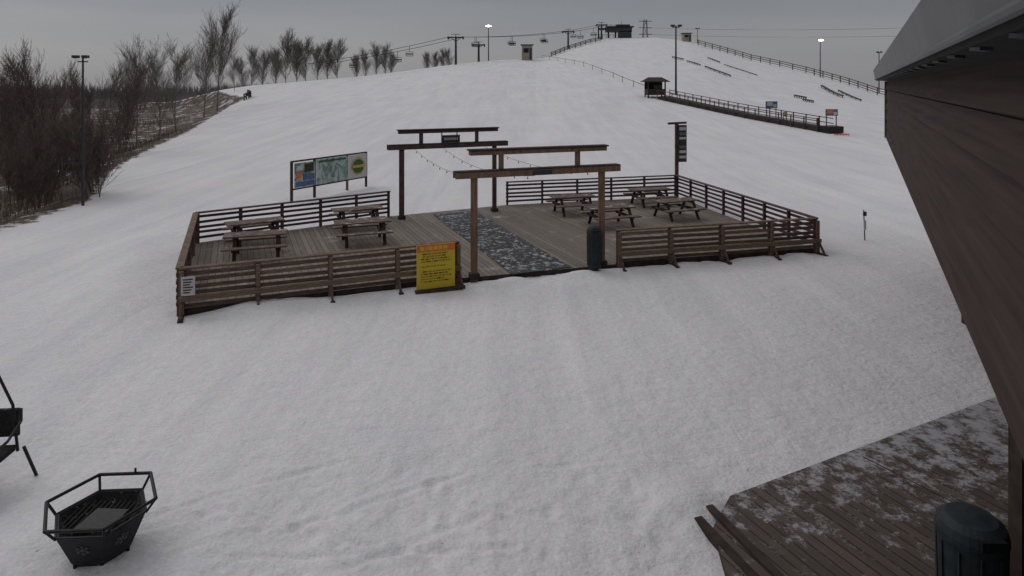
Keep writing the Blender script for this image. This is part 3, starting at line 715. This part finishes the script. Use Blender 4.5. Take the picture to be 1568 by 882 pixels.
for x,y,k in ((-18.4,28.8,.9),(-19.3,30.5,1.0),(-21,29,1.1),(-19.6,27.2,.7),(-23.5,31,1.1),(-29,38,1.2),(-20.8,25.0,.8),(-31,45,1.2),(-36,60,1.2)):
    put('bare_shrub',shr[R.randrange(3)],x,y,k,R.uniform(0,6))
s=MB('dry_brush',['twig']); R=random.Random(9); vs=[];fs=[]
for i in range(8000):
    y=18+ (R.random()**1.4)*110; ex=float(np.interp(y,EDGE[:,0],EDGE[:,1])); off=abs(R.gauss(0,1))*9+.2; x=ex-off
    s0=len(vs); g=-1.4*min(1,max(0,off/6))**1.3
    hh=R.uniform(.15,.7)*(1+.8*(R.random()<.12)); w=.008+.0004*y; lx=R.uniform(-.35,.35)*hh; ly=R.uniform(-.3,.3)*hh
    vs+=[(x-w,y,g-.3),(x+w,y,g-.3),(x+lx,y+ly,g+hh)]; fs.append((s0,s0+1,s0+2))
s.add(vs,fs,'twig'); s.build()
s=MB('road_embankment',['bank']); n=40; vs=[]
for k in range(n+1):
    t=k/n; x=-250+t*185; y=190; z=1.2+.6*math.sin(t*7)-2.5*(1-t)+1.5*t
    vs+=[(x,y-14,-3),(x,y,z),(x,y+30,z-.3)]
s.add(vs,[(k*3+a,(k+1)*3+a,(k+1)*3+a+1,k*3+a+1) for k in range(n) for a in (0,1)],'bank'); s.build()
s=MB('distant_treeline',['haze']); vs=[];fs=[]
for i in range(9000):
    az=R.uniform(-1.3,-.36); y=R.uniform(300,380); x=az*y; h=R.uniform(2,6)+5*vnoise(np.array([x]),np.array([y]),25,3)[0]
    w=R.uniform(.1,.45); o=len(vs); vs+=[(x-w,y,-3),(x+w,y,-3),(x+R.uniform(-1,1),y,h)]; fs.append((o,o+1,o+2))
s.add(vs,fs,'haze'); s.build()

# ------------------------------------------------------------------ world / light / camera
w=bpy.data.worlds.new('World'); sc.world=w; w.use_nodes=True; nt=w.node_tree; L=nt.links; N=nt.nodes.new
bg=nt.nodes['Background']; sky=N('ShaderNodeTexSky'); sky.sky_type='NISHITA'; sky.sun_disc=False
EL,ROT=45,300
sky.sun_elevation=math.radians(EL); sky.sun_rotation=math.radians(ROT); sky.dust_density=2; sky.ozone_density=2
hs=N('ShaderNodeHueSaturation'); hs.inputs['Saturation'].default_value=.3; L.new(sky.outputs[0],hs.inputs['Color'])
tc=N('ShaderNodeTexCoord'); sp=N('ShaderNodeSeparateXYZ'); L.new(tc.outputs['Generated'],sp.inputs[0])
cr=N('ShaderNodeValToRGB'); L.new(sp.outputs[2],cr.inputs[0]); e=cr.color_ramp.elements
e[0].position=0.0; e[0].color=(.275,.268,.272,1); e[1].position=1.0; e[1].color=(.52,.515,.52,1)
q=e.new(.13); q.color=(.185,.196,.215,1); q=e.new(.05); q.color=(.24,.242,.252,1); q=e.new(.35); q.color=(.34,.343,.352,1)
sc10=N('ShaderNodeVectorMath'); sc10.operation='SCALE'; sc10.inputs['Scale'].default_value=10.0; L.new(cr.outputs[0],sc10.inputs[0])
mxs=N('ShaderNodeMixRGB'); mxs.inputs[0].default_value=.85; L.new(hs.outputs[0],mxs.inputs[1]); L.new(sc10.outputs[0],mxs.inputs[2])
mp=N('ShaderNodeMapping'); mp.inputs['Scale'].default_value=(1,1,7); L.new(tc.outputs['Generated'],mp.inputs[0])
no=N('ShaderNodeTexNoise'); no.inputs['Scale'].default_value=1.8; no.inputs['Detail'].default_value=6; L.new(mp.outputs[0],no.inputs[0])
rp=N('ShaderNodeValToRGB'); L.new(no.outputs[0],rp.inputs[0]); rp.color_ramp.elements[0].position=.3; rp.color_ramp.elements[1].position=.7
rp.color_ramp.elements[0].color=(.84,.85,.88,1); rp.color_ramp.elements[1].color=(1,.99,.98,1)
mx=N('ShaderNodeMixRGB'); mx.blend_type='MULTIPLY'; mx.inputs[0].default_value=1; L.new(mxs.outputs[0],mx.inputs[1]); L.new(rp.outputs[0],mx.inputs[2])
L.new(mx.outputs[0],bg.inputs[0]); bg.inputs[1].default_value=.108
sd=bpy.data.lights.new('sun','SUN'); sd.energy=.65; sd.angle=math.radians(50); sd.color=(1,.95,.92)
so=bpy.data.objects.new('sun',sd); sc.collection.objects.link(so)
az=math.radians(ROT); el=math.radians(EL); dirv=Vector((math.sin(az)*math.cos(el),math.cos(az)*math.cos(el),math.sin(el)))
so.rotation_euler=dirv.to_track_quat('Z','Y').to_euler()

cd=bpy.data.cameras.new('camera'); co=bpy.data.objects.new('camera',cd); sc.collection.objects.link(co)
co.location=(0,0,5); co.rotation_euler=(math.radians(90),0,0)
cd.sensor_width=36; cd.lens=36*1000/1568; cd.shift_y=-311/1568; cd.clip_end=3000; cd.clip_start=.02
sc.camera=co
